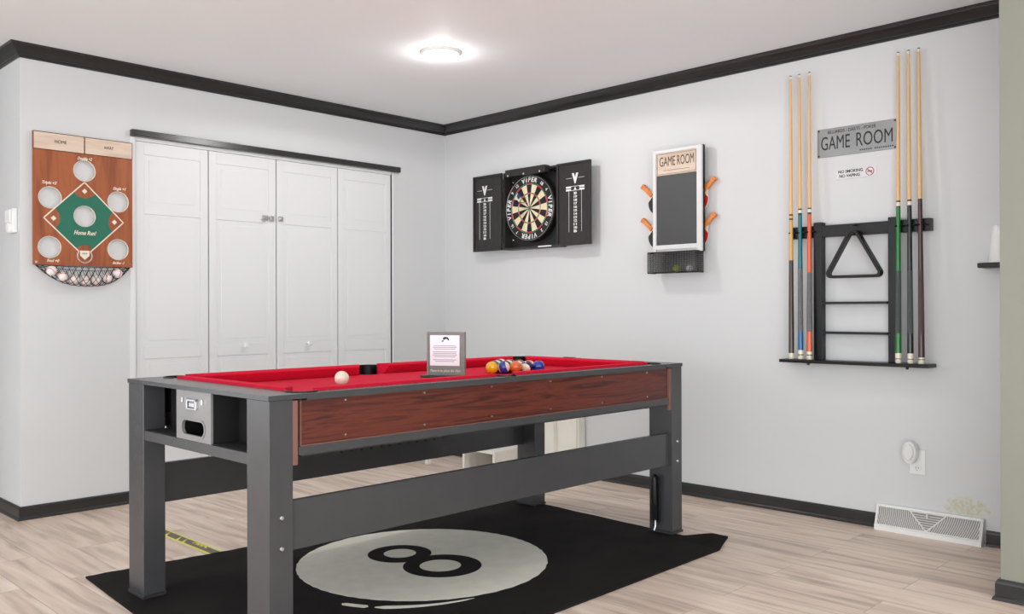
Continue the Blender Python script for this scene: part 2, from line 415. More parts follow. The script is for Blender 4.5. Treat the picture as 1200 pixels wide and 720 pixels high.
# cushions: nose overhangs the bed
def cushion(p0, p1, out, m0, m1):
    prof = [(0, BED + .001), (.026, BED + .001), (.045, .807), (.05, .815), (.046, .821), (.038, .824), (0, .824)]
    return MB().extrude_profile(prof, p0, p1, out, (m0, 0), (m1, 0)).build('cushion', M['felt'], T)
xi, yi = .131, .061
for (x0, x1) in ((xi + .062, TL / 2 - .085), (TL / 2 + .015, TL - xi - .062)):
    cushion((x0, yi, 0), (x1, yi, 0), (0, 1, 0), .7, -.7)
    cushion((x0, TW - yi, 0), (x1, TW - yi, 0), (0, -1, 0), .7, -.7)
cushion((xi, yi + .062, 0), (xi, TW - yi - .062, 0), (1, 0, 0), .7, -.7)
cushion((TL - xi, yi + .062, 0), (TL - xi, TW - yi - .062, 0), (-1, 0, 0), .7, -.7)
for i, (x, y) in enumerate(PK):
    mb = MB()
    PR = PRS[i]
    # liner wall open towards the bed centre
    c = {0: pi / 4, 1: -pi / 4, 2: 3 * pi / 4, 3: -3 * pi / 4, 4: pi / 2, 5: -pi / 2}[i]
    op = 1.5
    a0, a1 = c + op, c + 2 * pi - op
    O = circ(x, y, PR, 26, a0, a1); I = circ(x, y, PR - .006, 26, a0, a1)
    mb.prism(O + I[::-1], BED - .03, .8185)
    mb.ring(circ(x, y, PR, 32), circ(x, y, PR - .004, 32), .69, BED - .004)
    mb.prism(circ(x, y, PR - .003, 32), .685, .69)
    mb.build('pocket', M['black'], T)
# aprons
for sgn in (0, 1):
    yf = 0 if sgn == 0 else TW
    def yb(a, b): return (yf + a, yf + b) if sgn == 0 else (yf - b, yf - a)
    y0, y1 = yb(.010, .022)
    pn = MB().box(.116, 2.094, y0, y1, .655, .7935).build('side_panel', M['rose'], T, bevel=.001)
    y0, y1 = yb(.007, .022)
    ed = MB().box(.113, 2.097, y0, y1, .652, .655)
    ed.box(.113, .116, y0, y1, .655, .7935).box(2.094, 2.097, y0, y1, .655, .7935).build('edge_strip', M['brownstrip'], pn)
    y0, y1 = yb(.004, .03)
    MB().box(.106, 2.10, y0, y1, .625, .652).build('lower_rail', M['grey'], T, bevel=.001)
    y0, y1 = yb(.004, .016)
    for x0 in (.0835, 2.1005): MB().box(x0, x0 + .0185, y0, y1, .597, .795).build('brown_corner_strip', M['brownstrip'], T, bevel=.001)
    mb = MB()
    for k in range(6):
        for z in (.672, .783):
            y0, y1 = yb(.007, .012)
            mb.box(.28 + k * .33 - .003, .28 + k * .33 + .003, y0, y1, z - .003, z + .003)
    islands(mb.build('screw', M['chrome'], pn))
MB().box(.13, 2.07, .032, TW - .032, .615, .683).build('cabinet_underside', M['greydk'], T)
# near end: shelf, ball return housing with slot and latch, open compartments
def end(x, s):
    # s=+1: outward is -x (near end); s=-1: mirrored for the far end
    X = lambda a, b: (x + a, x + b) if s > 0 else (x - b, x - a)
    x0, x1 = X(.004, .115)
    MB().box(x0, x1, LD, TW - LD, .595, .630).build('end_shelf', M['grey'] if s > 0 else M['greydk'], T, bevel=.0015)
    x0, x1 = X(.105, .118)
    MB().box(x0, x1, LD, TW - LD, .630, .794).build('end_back_board', M['matteblack'], T)
    x0, x1 = X(.012, .105)
    MB().box(x0, x1, LD, TW - LD, .630, .632).build('compartment_floor', M['matteblack'], T)
    x0, x1 = X(.006, .104)
    # face plate with an oblong slot, drawn in (y,z) then stood up
    y0, y1, z0, z1 = .372, .622, .6305, .799
    N = 40; cy, cz = .496, .674; slot = []
    for i in range(N):
        a = 2 * pi * i / N; c_, s_ = cos(a), sin(a)
        slot.append((cy + (.056 if c_ >= 0 else -.056) + .025 * c_, cz + .025 * s_))
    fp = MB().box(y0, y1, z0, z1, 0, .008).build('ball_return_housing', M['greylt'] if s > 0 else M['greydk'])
    cut(fp, [(slot, -.1, .1)])
    fp.data.transform(Matrix.Translation((x0 if s > 0 else x1 - .008, 0, 0)) @ Matrix(((0, 0, 1, 0), (1, 0, 0, 0), (0, 1, 0, 0), (0, 0, 0, 1))))
    fp.parent = T
    xb0, xb1 = X(.014, .104)
    for ya in (.372, .616): MB().box(xb0, xb1, ya, ya + .006, .6325, .793).build('housing_side', M['matteblack'], fp)
    mb = MB(); ptO, ptI = [], []
    for i in range(N):
        a = 2 * pi * i / N; c_, s_ = cos(a), sin(a); h = .056 if c_ >= 0 else -.056
        ptO.append((cy + h + .031 * c_, cz + .031 * s_)); ptI.append((cy + h + .024 * c_, cz + .024 * s_))
    mb.ring(ptO, ptI, -.003, .0)
    mb.bm.transform(Matrix(((0, 0, 1, 0), (1, 0, 0, 0), (0, 1, 0, 0), (0, 0, 0, 1))))
    bmesh.ops.translate(mb.bm, verts=mb.bm.verts, vec=(x0 if s > 0 else x1 + .003, 0, 0))
    mb.build('slot_rim', M['greylt'], fp)
    mb = MB()
    xf0, xf1 = X(-.004, .006)
    mb.box(xf0, xf1, .462, .532, .737, .742).box(xf0, xf1, .462, .470, .742, .772).box(xf0, xf1, .524, .532, .742, .772).box(xf0, xf1, .462, .532, .765, .772)
    mb.box(xf0 + .002, xf1, .48, .514, .746, .760)
    mb.box(xf0 + .003, xf1, .424, .430, .757, .775).box(xf0 + .003, xf1, .566, .572, .757, .775)
    mb.build('latch', M['chrome'], fp, bevel=.001)
end(0, 1); end(TL, -1)
# lever on the inside of the far near-side leg
lv = MB().tube([(2.098, .085, .20), (2.094, .085, .27), (2.094, .085, .33)], [.016, .018, .013], 12).tube([(2.10, .062, .11), (2.10, .062, .325)], .004)
lv.tube([(2.098, .085, .33), (2.09, .080, .338), (2.088, .066, .334), (2.10, .062, .322)], .006).box(2.094, 2.1175, .068, .104, .12, .30)
lv.bm.transform(Matrix.Translation((0, 0, -.055)))
lv = lv.build('locking_lever', M['black'], T, smooth=True)
MB().lathe([(.0, -.002), (.014, 0), (.014, .004), (0, .006)], 14, (2.094, .085, .24), 'x').build('rivet', M['chrome'], lv)
MB().tube([(2.096, .080, .07), (2.094, .078, .04), (2.086, .080, .022)], .0055).build('chrome_pin', M['chrome'], lv, smooth=True)

def TP(a, b, z): return T.matrix_world @ Vector((a, b, z))
# balls
R_ = .0286
def ball_mat(name, rgb, stripe=False):
    m = mat('ball_' + name, rgb, .06, coat=1)
    if stripe:
        nt = m.node_tree; L = nt.links; b = nt.nodes['Principled BSDF']
        tc = [n for n in nt.nodes if n.type == 'TEX_COORD'][0]
        sp = nt.nodes.new('ShaderNodeSeparateXYZ'); L.new(tc.outputs['Object'], sp.inputs[0])
        ab = nt.nodes.new('ShaderNodeMath'); ab.operation = 'ABSOLUTE'; L.new(sp.outputs['Z'], ab.inputs[0])
        lt = nt.nodes.new('ShaderNodeMath'); lt.operation = 'LESS_THAN'; lt.inputs[1].default_value = .0155; L.new(ab.outputs[0], lt.inputs[0])
        mx = nt.nodes.new('ShaderNodeMix'); mx.data_type = 'RGBA'; L.new(lt.outputs[0], mx.inputs[0])
        mx.inputs[6].default_value = lin((238, 226, 200)); mx.inputs[7].default_value = lin(rgb); L.new(mx.outputs[2], b.inputs['Base Color'])
    return m
def ball(name, a, b, rgb, label, stripe=False, rot=(0, 0, 0), group=None):
    mb = MB(); mb.lathe([(R_ * sin(pi * i / 20) if 0 < i < 20 else 0, -R_ * cos(pi * i / 20)) for i in range(21)], 32)
    o = mb.build(name, ball_mat(label.split()[0] + label.split()[1], rgb, stripe), None, smooth=True)
    o.location = TP(a, b, BED + R_); o.rotation_euler = rot
    return tag(o, label, 'billiard ball', group)
ball('cue_ball', .611, .504, (236, 226, 206), 'plain ivory cue ball alone on the near half of the red felt')
th = radians(-25.5); U = Vector((cos(th), sin(th))); V = Vector((-sin(th), cos(th)))
Y, B_, Rd, Pu, Or, Gr, Ma, Bk = (245, 184, 10), (18, 56, 160), (190, 34, 34), (48, 22, 82), (226, 106, 38), (16, 110, 72), (110, 24, 30), (14, 14, 16)
rows = [
    [('billiard_ball', Y, 'solid yellow ball at the left end of the racked balls, nearest the sign', 0), ('billiard_ball', B_, 'white ball with blue stripe, in front row beside the solid yellow ball', (1.15, .75, .3)),
     ('billiard_ball', Or, 'solid orange ball in the middle of the front row of racked balls', 0), ('billiard_ball', Pu, 'white ball with dark purple stripe, in front row between orange and blue', (.2, 1.2, .5)),
     ('billiard_ball', B_, 'solid blue ball at the right end of the racked balls', 0)],
    [('billiard_ball', Gr, 'solid green ball just behind the solid yellow ball', 0), ('billiard_ball', Bk, 'solid black ball behind the blue striped ball', 0),
     ('billiard_ball', Gr, 'white ball with green stripe behind the solid orange ball', (1.3, .4, 0)), ('billiard_ball', Or, 'white ball with orange stripe behind the purple striped ball', (.6, 1.2, 0))],
    [('billiard_ball', Rd, 'white ball with red stripe in the third row, behind green and black balls', (1, .3, .2)), ('billiard_ball', Y, 'white ball with yellow stripe in the middle of the third row', (.5, .6, 0)),
     ('billiard_ball', Rd, 'solid red ball at the right of the third row', 0)],
    [('billiard_ball', Pu, 'solid purple ball at the left of the two balls behind the third row', 0), ('billiard_ball', Ma, 'solid maroon ball at the right of the two balls behind the third row', 0)],
    [('billiard_ball', Ma, 'white ball with maroon stripe at the far tip of the racked balls', (.9, .2, 0))]]
P0 = Vector((1.438, .516)); D = R_ * 2 + .0002
for j, row in enumerate(rows):
    for i, (nm, c, lb, st) in enumerate(row):
        p = P0 + U * (D * (i + j / 2)) + V * (D * .866 * j)
        ball(nm, p.x, p.y, c, lb, bool(st), st or (0, 0, 0), 'racked pool balls')
# small sign on the felt
sg = thing('picture_frame', 'small grey framed notice standing upright on the red felt', 'frame', TP(1.157, .51, BED), Matrix.Rotation(radians(-64), 3, 'Z') @ Matrix.Rotation(pi / 2, 3, 'X'))
fr = mat('weathered_grey_wood', (124, 126, 122), .6, noise=.1, nscale=20, scale=(1, 6, 1))
MB().box(-.108, .108, 0, .010, -.035, .035).build('base', M['greydk'], sg, bevel=.001)
f_ = MB().box(-.088, .088, .010, .198, -.007, .007).build('backing', fr, sg, bevel=.001)
MB().box(-.088, .088, .188, .198, .007, .011).box(-.088, -.078, .010, .188, .007, .011).box(.068, .088, .010, .188, .007, .011).build('frame_edge', fr, sg, bevel=.001)
pp = MB().box(-.074, .064, .052, .184, .007, .0085).build('paper', mat('paper', (236, 236, 240), .7), sg)
ink = mat('grey_ink', (168, 168, 176), .7); inkd = mat('dark_ink', (50, 50, 54), .7)
mb = MB()
for z, w_ in ((.138, .052), (.131, .056), (.124, .05), (.112, .056), (.105, .054), (.098, .057), (.091, .05), (.078, .055), (.071, .045)): mb.box(-.005 - w_, -.005 + w_, z - .0016, z + .0016, .0085, .0089)
mb.build('printed_lines', ink, pp)
mb = MB().prism(circ(0, .160, .017, 20, .2, 2.6) + circ(.002, .158, .010, 20, 2.6, .2), .0085, .0089); mb.prism([(-.022, .158), (-.008, .164), (-.012, .155)], .0085, .0089)
mb.build('emblem', inkd, pp)
text('There is no place like Home', .016, M['ivory'], sg, 'lettering', (0, .030, .0075), width=.15, shear=.25)
# strip on far end rail
o = MB().box(-.055, .055, -.016, .016, 0, .006).box(-.05, .02, -.01, .01, .006, .009).build('cloth_strip', M['black'], None, bevel=.002)
o.matrix_world = Matrix.Translation(TP(2.12, .62, TH)) @ Matrix.Rotation(-pi / 2, 4, 'Z'); tag(o, 'small flat black strip lying on the far end rail of the pool table', 'strip')

# ------------------------------------------------------------------ rug
white_rug = mat('rug_white_pile', (226, 222, 210), .95, noise=.05, nscale=14, bump=.3, bscale=500, spec=.1)
black_rug = mat('rug_black_pile', (30, 26, 26), .95, noise=.25, nscale=6, bump=.35, bscale=500, spec=.15)
Tm = T.matrix_world
A, Bc, C_, Dc = [(Tm @ Vector((x, y, 0))).xy for x, y in ((-.04, 1.335), (2.205, 1.10), (2.135, -.285), (-.16, -.30))]
mb = MB(); NX, NY = 96, 34
gv = {}
for lay, zz in ((0, .0005), (1, .0085)):
    for i in range(NX + 1):
        for j in range(NY + 1):
            s_, t_ = i / NX, j / NY
            p = (Dc * (1 - s_) + C_ * s_) * (1 - t_) + (A * (1 - s_) + Bc * s_) * t_
            d = math.hypot((1 - s_) * 2.3, t_ * 1.3)
            lift = .042 * (max(0, (s_ - .972) / .028) ** .7) * min(1, max(0, 1 - t_ / .17) * 1.6)
            z = zz + lift + (.0012 * sin(i * 1.3) * sin(j * .9) if lay and (i in (0, NX) or j in (0, NY)) else 0)
            gv[lay, i, j] = mb.bm.verts.new((p.x, p.y, z))
for lay in (0, 1):
    for i in range(NX):
        for j in range(NY):
            q = [gv[lay, i, j], gv[lay, i + 1, j], gv[lay, i + 1, j + 1], gv[lay, i, j + 1]]
            mb._f(q if lay else q[::-1])
edge = [(i, 0) for i in range(NX)] + [(NX, j) for j in range(NY)] + [(i, NY) for i in range(NX, 0, -1)] + [(0, j) for j in range(NY, 0, -1)]
for k in range(len(edge)):
    a, b = edge[k], edge[(k + 1) % len(edge)]
    mb._f([gv[0, a[0], a[1]], gv[0, b[0], b[1]], gv[1, b[0], b[1]], gv[1, a[0], a[1]]])
cx, cy = -1.9335, -2.0623
mb.mi = 1
mb.prism([(cx + (.526 + .0022 * sin(i * 2.7)) * cos(2 * pi * i / 120), cy + (.526 + .0022 * sin(i * 1.9)) * sin(2 * pi * i / 120)) for i in range(120)], .0083, .0092)
def cres(a0, a1, ro0, ro1, ri0, ri1, n=24):
    O = []; I = []
    for k in range(n):
        t_ = k / (n - 1); a = radians(a0 + (a1 - a0) * t_)
        e = min(1, min(t_, 1 - t_) * 8 + .25)
        ro = ro0 + (ro1 - ro0) * t_; ri = ri0 + (ri1 - ri0) * t_; m_ = (ro + ri) / 2
        O.append((cx + (m_ + (ro - m_) * e) * cos(a), cy + (m_ + (ro - m_) * e) * sin(a))); I.append((cx + (m_ + (ri - m_) * e) * cos(a), cy + (m_ + (ri - m_) * e) * sin(a)))
    mb.prism(O + I[::-1], .0083, .0092)
cres(201, 211, .615, .617, .590, .588); cres(213.5, 250, .620, .553, .585, .545)
mb.mi = 0
def egg(c0, c1, r): return [(c0 + r * cos(2 * pi * i / 56), c1 + r * sin(2 * pi * i / 56)) for i in range(56)]
mb.ring(egg(-1.944, -1.913, .138), egg(-1.940, -1.910, .070), .0090, .0097)
mb.ring(egg(-1.932, -2.182, .163), egg(-1.938, -2.176, .086), .0090, .0098)
rug = mb.build('rug', [black_rug, white_rug]); tag(rug, 'black rug with a big white disc and number 8, under the pool table', 'rug')

# ------------------------------------------------------------------ yellow floor strip (dart throw line)
yl = mat('yellow_vinyl', (226, 220, 62), .45, noise=.03); dk = mat('dark_print', (98, 88, 82), .5, noise=.1)
mb = MB().box(-2.511, -2.449, -1.33, -.48, .0002, .0014)
mb.mi = 1
def blob(y0, y1, x0, x1): mb.prism([(x0 + .006, y0), (x1 - .004, y0 + .01), (x1, (y0 + y1) / 2), (x1 - .008, y1), (x0 + .002, y1 - .015), (x0, (y0 + y1) / 2 + .01)], .0013, .0018)
mb.prism([(-2.500, -1.32), (-2.460, -1.31), (-2.457, -.50), (-2.502, -.49)], .0013, .0018)
mb.mi = 0
for k in range(3):
    y = -1.09 - k * .035
    O = circ(-2.500, y, .040, 12, -.9, .9); I = circ(-2.500, y, .031, 12, -.9, .9)
    mb.prism(O + I[::-1], .0017, .0021)
for y in (-.62, -.74, -.86, -.98, -1.04): mb.prism([(-2.512, y), (-2.470, y + .05), (-2.458, y + .065), (-2.508, y + .030)], .0017, .0021)
st = mb.build('floor_strip', [yl, dk]); tag(st, 'yellow throw line strip with dark printing stuck on the floor', 'floor marking')

# ------------------------------------------------------------------ baseball toss board on the closet wall
bx0, bx1, bz0, bz1 = -2.828, -2.322, 1.312, 2.003
BBd = thing('baseball_toss_board', 'brown wooden baseball toss game board with six holes and net', 'game board', (-2.576, -.002, bz0), CW)
bw = wood('board_wood', [(108, 52, 24), (142, 72, 36), (164, 90, 48), (122, 60, 28)], (16, 1.2, 1), .5, .45)
hd = wood('header_wood', [(196, 172, 150), (214, 192, 172), (224, 206, 190)], (2, 20, 1), .5, .5)
W2 = (bx1 - bx0) / 2; HH = bz1 - bz0
hz = [(0, .509), (-.172, .352), (.176, .358), (0, .266), (-.175, .093), (.175, .096)]
o = MB().box(-W2, W2, 0, HH, .010, .022).build('board', bw, BBd)
cut(o, [(x, y, .057, -.1, .1) for x, y in hz])
mb = MB()
for x, y in hz: mb.ring(circ(x, y, .0575, 40), circ(x, y, .0555, 40), .009, .0225)
islands(mb.build('hole_edge', M['ivory'], BBd))
MB().box(-W2, -.003, HH - .09, HH, .022, .0245).box(.003, W2, HH - .09, HH, .022, .0245).build('header_plate', hd, BBd, bevel=.0006)
brn = mat('brown_print', (70, 36, 22), .6); orl = wood('orange_dirt', [(176, 88, 38), (196, 106, 54)], (6, 6, 1), .5)
MB().box(-W2, W2, HH - .003, HH, .0245, .0255).box(-W2, W2, HH - .0925, HH - .0895, .022, .0255).box(-W2, -W2 + .0025, HH - .09, HH, .022, .0255).box(W2 - .0025, W2, HH - .09, HH, .022, .0255).box(-.0015, .0015, HH - .09, HH, .022, .0255).build('header_outline', brn, BBd)
green = mat('green_print', (24, 106, 84), .55, noise=.05, nscale=12)
def pstroke(mb, pts, wd, z0, z1, closed=False):
    n = len(pts)
    for i in range(n if closed else n - 1):
        a, b = Vector(pts[i]), Vector(pts[(i + 1) % n]); d = (b - a).normalized(); nn = Vector((-d.y, d.x)) * wd / 2; e = d * wd / 2
        mb.prism([(a - nn - e)[:], (b - nn + e)[:], (b + nn + e)[:], (a + nn - e)[:]], z0, z1)
mid = .245; dR = .203
q = lambda a, b: (a, b)
# infield: green with the corners bitten off by the base circles
L_ = .150
pts = []
for k, (cx_, cy_) in enumerate(((0, dR * .97), (-dR, 0), (0, -dR * .97), (dR, 0))):
    ux, uy = -cx_, -cy_; l = math.hypot(ux, uy); ux, uy = ux / l, uy / l
    a0 = math.atan2(uy, ux)
    for s_ in range(9):
        a = a0 + (-1) * (-.95 + 1.9 * s_ / 8)
        r = .068 if k != 2 else .052
        pts.append((cx_ * .94 + r * cos(a), mid + cy_ * .94 + r * sin(a)))
gi = MB().prism(pts, .022, .0228).build('infield_print', green, BBd)
cut(gi, [(0, .266, .057, -.1, .1)])
mb = MB(); pstroke(mb, [(0, mid + dR), (-dR, mid), (-.03, mid - dR + .035)], .006, .022, .0232); pstroke(mb, [(.03, mid - dR + .035), (dR, mid), (0, mid + dR)], .006, .022, .0232)
arc = circ(0, mid - dR + .012, .037, 16, radians(-215), radians(35)); pstroke(mb, arc, .006, .022, .0232)
for (x, y) in ((0, mid + .155), (-.155, mid), (.155, mid)): mb.prism([(x, y - .014), (x + .014, y), (x, y + .014), (x - .014, y)], .022, .0234)
mb.prism([(-.024, mid - .163), (-.024, mid - .19), (0, mid - .212), (.024, mid - .19), (.024, mid - .163)], .022, .0234)
mb.build('baseline_print', M['ivory'], BBd)
tx = []
for s_, x, y, sz, wd in (('Double +2', 0, .573, .022, .075), ('Triple +3', -.178, .428, .022, .07), ('Single +1', .182, .430, .022, .07), ('Foul +0', -.16, .022, .020, .06), ('Strike -1', .175, .022, .020, .065), ('Home Run!', 0, .176, .032, .115)):
    tx.append(text(s_, sz, M['ivory'], None, 'l', (x, y, .0234), width=wd, shear=.35, bold=.0006))
tx.append(text('HOME', .024, brn, None, 'l', (-.12, HH - .045, .025), width=.058)); tx.append(text('AWAY', .024, brn, None, 'l', (.125, HH - .045, .025), width=.05)); tx.append(text('MVP', .014, brn, None, 'l', (0, mid - .18, .0236)))
for o in tx: o.name = 'lettering'; o.parent = BBd
# net: a sagging pouch hung from the lower corners
blk = mat('black_cord', (26, 22, 22), .7)
def sag(u, v):      # u 0..1 across, v 0..1 front rim -> belly -> back rim
    x = -W2 + .008 + u * (2 * W2 - .016)
    e = max(0, 1 - abs(2 * u - 1) ** 2.6)
    depth = .125 * e
    a = v * pi
    return (x, .003 - .030 * e * cos(a) ** 2 * (1 if v < .5 else .25) - depth * sin(a) * .9, .014 + .05 * e * (1 + cos(a)) * .62)
mb = MB(); NU, NV = 15, 8
for off in (0, 1):
    for i in range(-NV, NU + 1):
        pts = []
        for k in range(NV * 3 + 1):
            v = k / (NV * 3); u = (i + v * NV * .55 * (1 if off else -1) + (0 if off else NV * .55)) / NU
            if 0 <= u <= 1: pts.append(sag(u, v))
        if len(pts) > 2: mb.tube(pts, .0015, 4)
for v in (0, 1): mb.tube([sag(k / 30, v) for k in range(31)], .0016, 5)
mb.build('net', blk, BBd)
MB().lathe([(0, .0), (.006, .001), (.006, .005)], 12, (-W2 + .012, .014, .022), 'z').lathe([(0, 0), (.006, .001), (.006, .005)], 12, (W2 - .012, .014, .022), 'z').build('net_hook', M['chrome'], BBd)
islands(bpy.data.objects['net_hook'])
bb = mat('pale_ball_vinyl', (232, 224, 220), .5, noise=.02); rs = mat('red_stitching', (205, 90, 104), .6)
bl0 = None
pos = [(-.172, -.031), (-.119, -.060), (-.063, -.073), (-.006, -.078), (.051, -.074), (.108, -.062), (.162, -.036)]
lbs = ['at the left end of the row', 'second from the left end', 'third from the left end', 'in the middle at the lowest point', 'third from the right end', 'second from the right end', 'at the right end of the row']
for k, (x, y) in enumerate(pos):
    wp = BBd.matrix_world @ Vector((x, y, .045 + (.004 if k > 6 else 0)))
    r = .0255
    if bl0 is None:
        b0 = MB().lathe([(r * sin(pi * i / 14) if 0 < i < 14 else 0, -r * cos(pi * i / 14)) for i in range(15)], 20).build('toy_baseball', bb, None, smooth=True)
        pts = []
        for i in range(40):
            a = 2 * pi * i / 40; z = .42 * sin(2 * a); rr = math.sqrt(1 - z * z * .9)
            p = Vector((rr * cos(a), rr * sin(a) * 1.0, z * 1.3)).normalized() * (r + .0002); pts.append(p)
        s0 = MB().tube(pts, .0016, 5, closed=True).build('stitching', rs, b0); bl0 = (b0, s0); o = b0
    else:
        o = bl0[0].copy(); COL.objects.link(o); s1 = bl0[1].copy(); COL.objects.link(s1); s1.parent = o
    o.location = wp; o.rotation_euler = (k * 1.1, k * .7, k * 2.1)
    tag(o, 'white toy baseball with red stitching in the net, ' + lbs[k], 'ball', 'balls in the toss game net')

# ------------------------------------------------------------------ sensor on the hall wall
HW = Matrix(((0, 0, -1), (-1, 0, 0), (0, 1, 0)))
t = thing('motion_sensor', 'small white sensor box on the wall at the far left edge', 'sensor', (XO, .085, 1.475), HW)
MB().prism([(-.05, .0), (.05, .0), (.05, .127), (-.05, .127)], 0, .026).build('body', M['white'], t, bevel=.006)
MB().box(-.038, .038, .052, .12, .026, .036).build('cover', M['white'], t, bevel=.004)
MB().lathe([(.03, 0), (.03, .004), (.024, .012), (.0, .016)], 20, (0, .028, .024), 'z').build('lens', M['white'], t, smooth=True)

# ------------------------------------------------------------------ dartboard cabinet
def rwt(name, label, cat, y, z, group=None): return thing(name, label, cat, (0, y, z), RW, group)
cabm = mat('charcoal_stained_wood', (46, 42, 43), .4, spec=.35, noise=.12, nscale=10, scale=(4, 1, 1)); cabk = mat('cabinet_black', (18, 17, 17), .5, noise=.1)
chalk = mat('chalk_white_print', (226, 226, 224), .6)
CY = -.9465
cb = rwt('dartboard_cabinet', 'open dark wooden dartboard cabinet on the wall', 'dartboard cabinet', CY, 1.48)
hw, ch = .2515, .527
MB().box(-hw, hw, 0, ch, .002, .016).build('back_panel', cabk, cb)
MB().box(-hw, -hw + .014, 0, ch, .016, .078).box(hw - .014, hw, 0, ch, .016, .078).box(-hw + .014, hw - .014, 0, .014, .016, .078).box(-hw + .014, hw - .014, ch - .014, ch, .016, .078).build('case', cabm, cb, bevel=.001)
for s_ in (-1, 1):
    x0, x1 = (-.5335, -hw) if s_ < 0 else (hw, .5285)
    d = MB().box(x0, x1, 0, ch, .080, .092)
    for a, b, c, e in ((x0, x1, 0, .014), (x0, x1, ch - .014, ch), (x0, x0 + .014, .014, ch - .014), (x1 - .014, x1, .014, ch - .014)): d.box(a, b, c, e, .092, .1)
    d = d.build('cabinet_door', cabm, cb, bevel=.001)
    c = (-.4205 if s_ < 0 else .4035); Z = .0925
    mb = MB(); lw = .0022
    mb.box(c - .075, c - .026, .424, .424 + lw, Z - .001, Z).box(c + .026, c + .075, .424, .424 + lw, Z - .001, Z)
    for k in (-1, 1):
        mb.box(c + k * .052 - .0012, c + k * .052 + .0012, .085, .345, Z - .001, Z)
        mb.box(c + k * .055 - .021, c + k * .055 + .021, .345, .357, Z - .001, Z); mb.box(c + k * .055 - .021, c + k * .055 + .021, .362, .374, Z - .001, Z)
    mb.box(c - .034, c + .034, .345, .348, Z - .001, Z).box(c - .034, c + .034, .371, .374, Z - .001, Z).prism([(c - .011, .350), (c + .011, .350), (c, .369)], Z - .001, Z)
    mb.build('score_lines', chalk, d)
    tx = [text('V', .078, chalk, None, 'l', (c, .420, Z), width=.052, bold=.006)]
    for k, s__ in enumerate(('20', '19', '18', '17', '16', '15', '14', '13', '12', '11', '10', 'B')):
        tx.append(text(s__, .021, chalk, None, 'l', (c, .328 - k * .0218, Z), width=.026, bold=.0009))
    join_into('score_lettering', tx, d)
    for z in (.07, ch - .07): MB().tube([(s_ * hw, z - .028, .083), (s_ * hw, z + .028, .083)], .0045).build('hinge', M['greydk'], cb)
lb = MB().box(-.185, .175, .487, .533, .079, .128).build('light_bar', cabm, cb, bevel=.002)
mb = MB()
for x in (-.155, -.01, .135): mb.lathe([(.007, 0), (.007, .006), (0, .009)], 12, (x, .493, .128), 'z')
islands(mb.build('stud', M['chrome'], lb))
mb = MB()
for x, y in ((-.215, .465), (.222, .465), (-.215, .07), (.2, .07)): mb.lathe([(.0045, 0), (.0045, .004), (0, .006)], 10, (x, y, .016), 'z')
islands(mb.build('screw', M['white'], cb))
MB().box(.075, .19, .004, .012, .078, .084).build('dart_rest', M['white'], cb, bevel=.002)['label'] = 'short white strip'
# dartboard
db = thing('dartboard', 'round black and cream dartboard with red and green rings in cabinet', 'dartboard', (-.016, -.930, 1.750), RW)
MB().lathe([(.222, .0), (.2245, .003), (.2245, .048), (.222, .0505), (0, .0505)], 64, (0, 0, 0), 'z').build('rim', cabk, db)
cm = [mat('sisal_black', (24, 22, 22), .8), mat('sisal_cream', (226, 212, 176), .85, noise=.05), mat('ring_red', (196, 40, 56), .7), mat('ring_green', (20, 120, 70), .7)]
mb = MB(); rr = [.0064, .016, .095, .103, .158, .167]
def sec(a0, a1, r0, r1, mi, z=.052):
    mb.mi = mi; n = 4
    O = [(r1 * cos(a0 + (a1 - a0) * i / n), r1 * sin(a0 + (a1 - a0) * i / n)) for i in range(n + 1)]; I = [(r0 * cos(a0 + (a1 - a0) * i / n), r0 * sin(a0 + (a1 - a0) * i / n)) for i in range(n + 1)]
    mb.prism(O + I[::-1], .0505, z)
for k in range(20):
    a = pi / 2 - pi / 20 + k * pi / 10; odd = k % 2
    for i, (r0, r1) in enumerate(zip(rr[1:], rr[2:])): sec(a, a + pi / 10, r0, r1, (1 if odd else 0) if i in (0, 2) else (3 if odd else 2))
    sec(a, a + pi / 10, rr[0], rr[1], 3)
mb.mi = 2; mb.prism(circ(0, 0, rr[0], 20), .0505, .052)
mb.build('scoring_face', cm, db)
wm = mat('thin_steel_wire', (190, 190, 190), .3, .9)
mb = MB()
for r in (rr[1], rr[2], rr[3], rr[4], rr[5]): mb.tube([(x, y, .0525) for x, y in circ(0, 0, r, 56)], .0006, 4, closed=True)
for k in range(20):
    a = pi / 2 - pi / 20 + k * pi / 10; mb.tube([(rr[1] * cos(a), rr[1] * sin(a), .0525), (rr[5] * cos(a), rr[5] * sin(a), .0525)], .0006, 4)
mb.tube([(x, y, .053) for x, y in circ(0, 0, .2145, 64)], .0018, 5, closed=True)
mb.build('wire_spider', wm, db)
nums = [20, 5, 12, 9, 14, 11, 8, 16, 7, 19, 3, 17, 2, 15, 10, 6, 13, 4, 18, 1]
for k, n_ in enumerate(nums):
    a = pi / 2 + k * pi / 10
    if k % 5 == 0:
        tx = []
        for q_, ch_ in enumerate('VIPER'):
            b_ = a - (q_ - 2) * .148
            tx.append(text(ch_, .042, chalk, None, 'l', (.189 * cos(b_), .189 * sin(b_), .053), rot=b_ - pi / 2, shear=.12, bold=.0016))
        join_into('brand_lettering', tx, db)
    elif k % 5 in (2, 3): text(str(n_), .030, chalk, db, 'numeral', (.190 * cos(a), .190 * sin(a), .053), rot=a - pi / 2, bold=.0006)
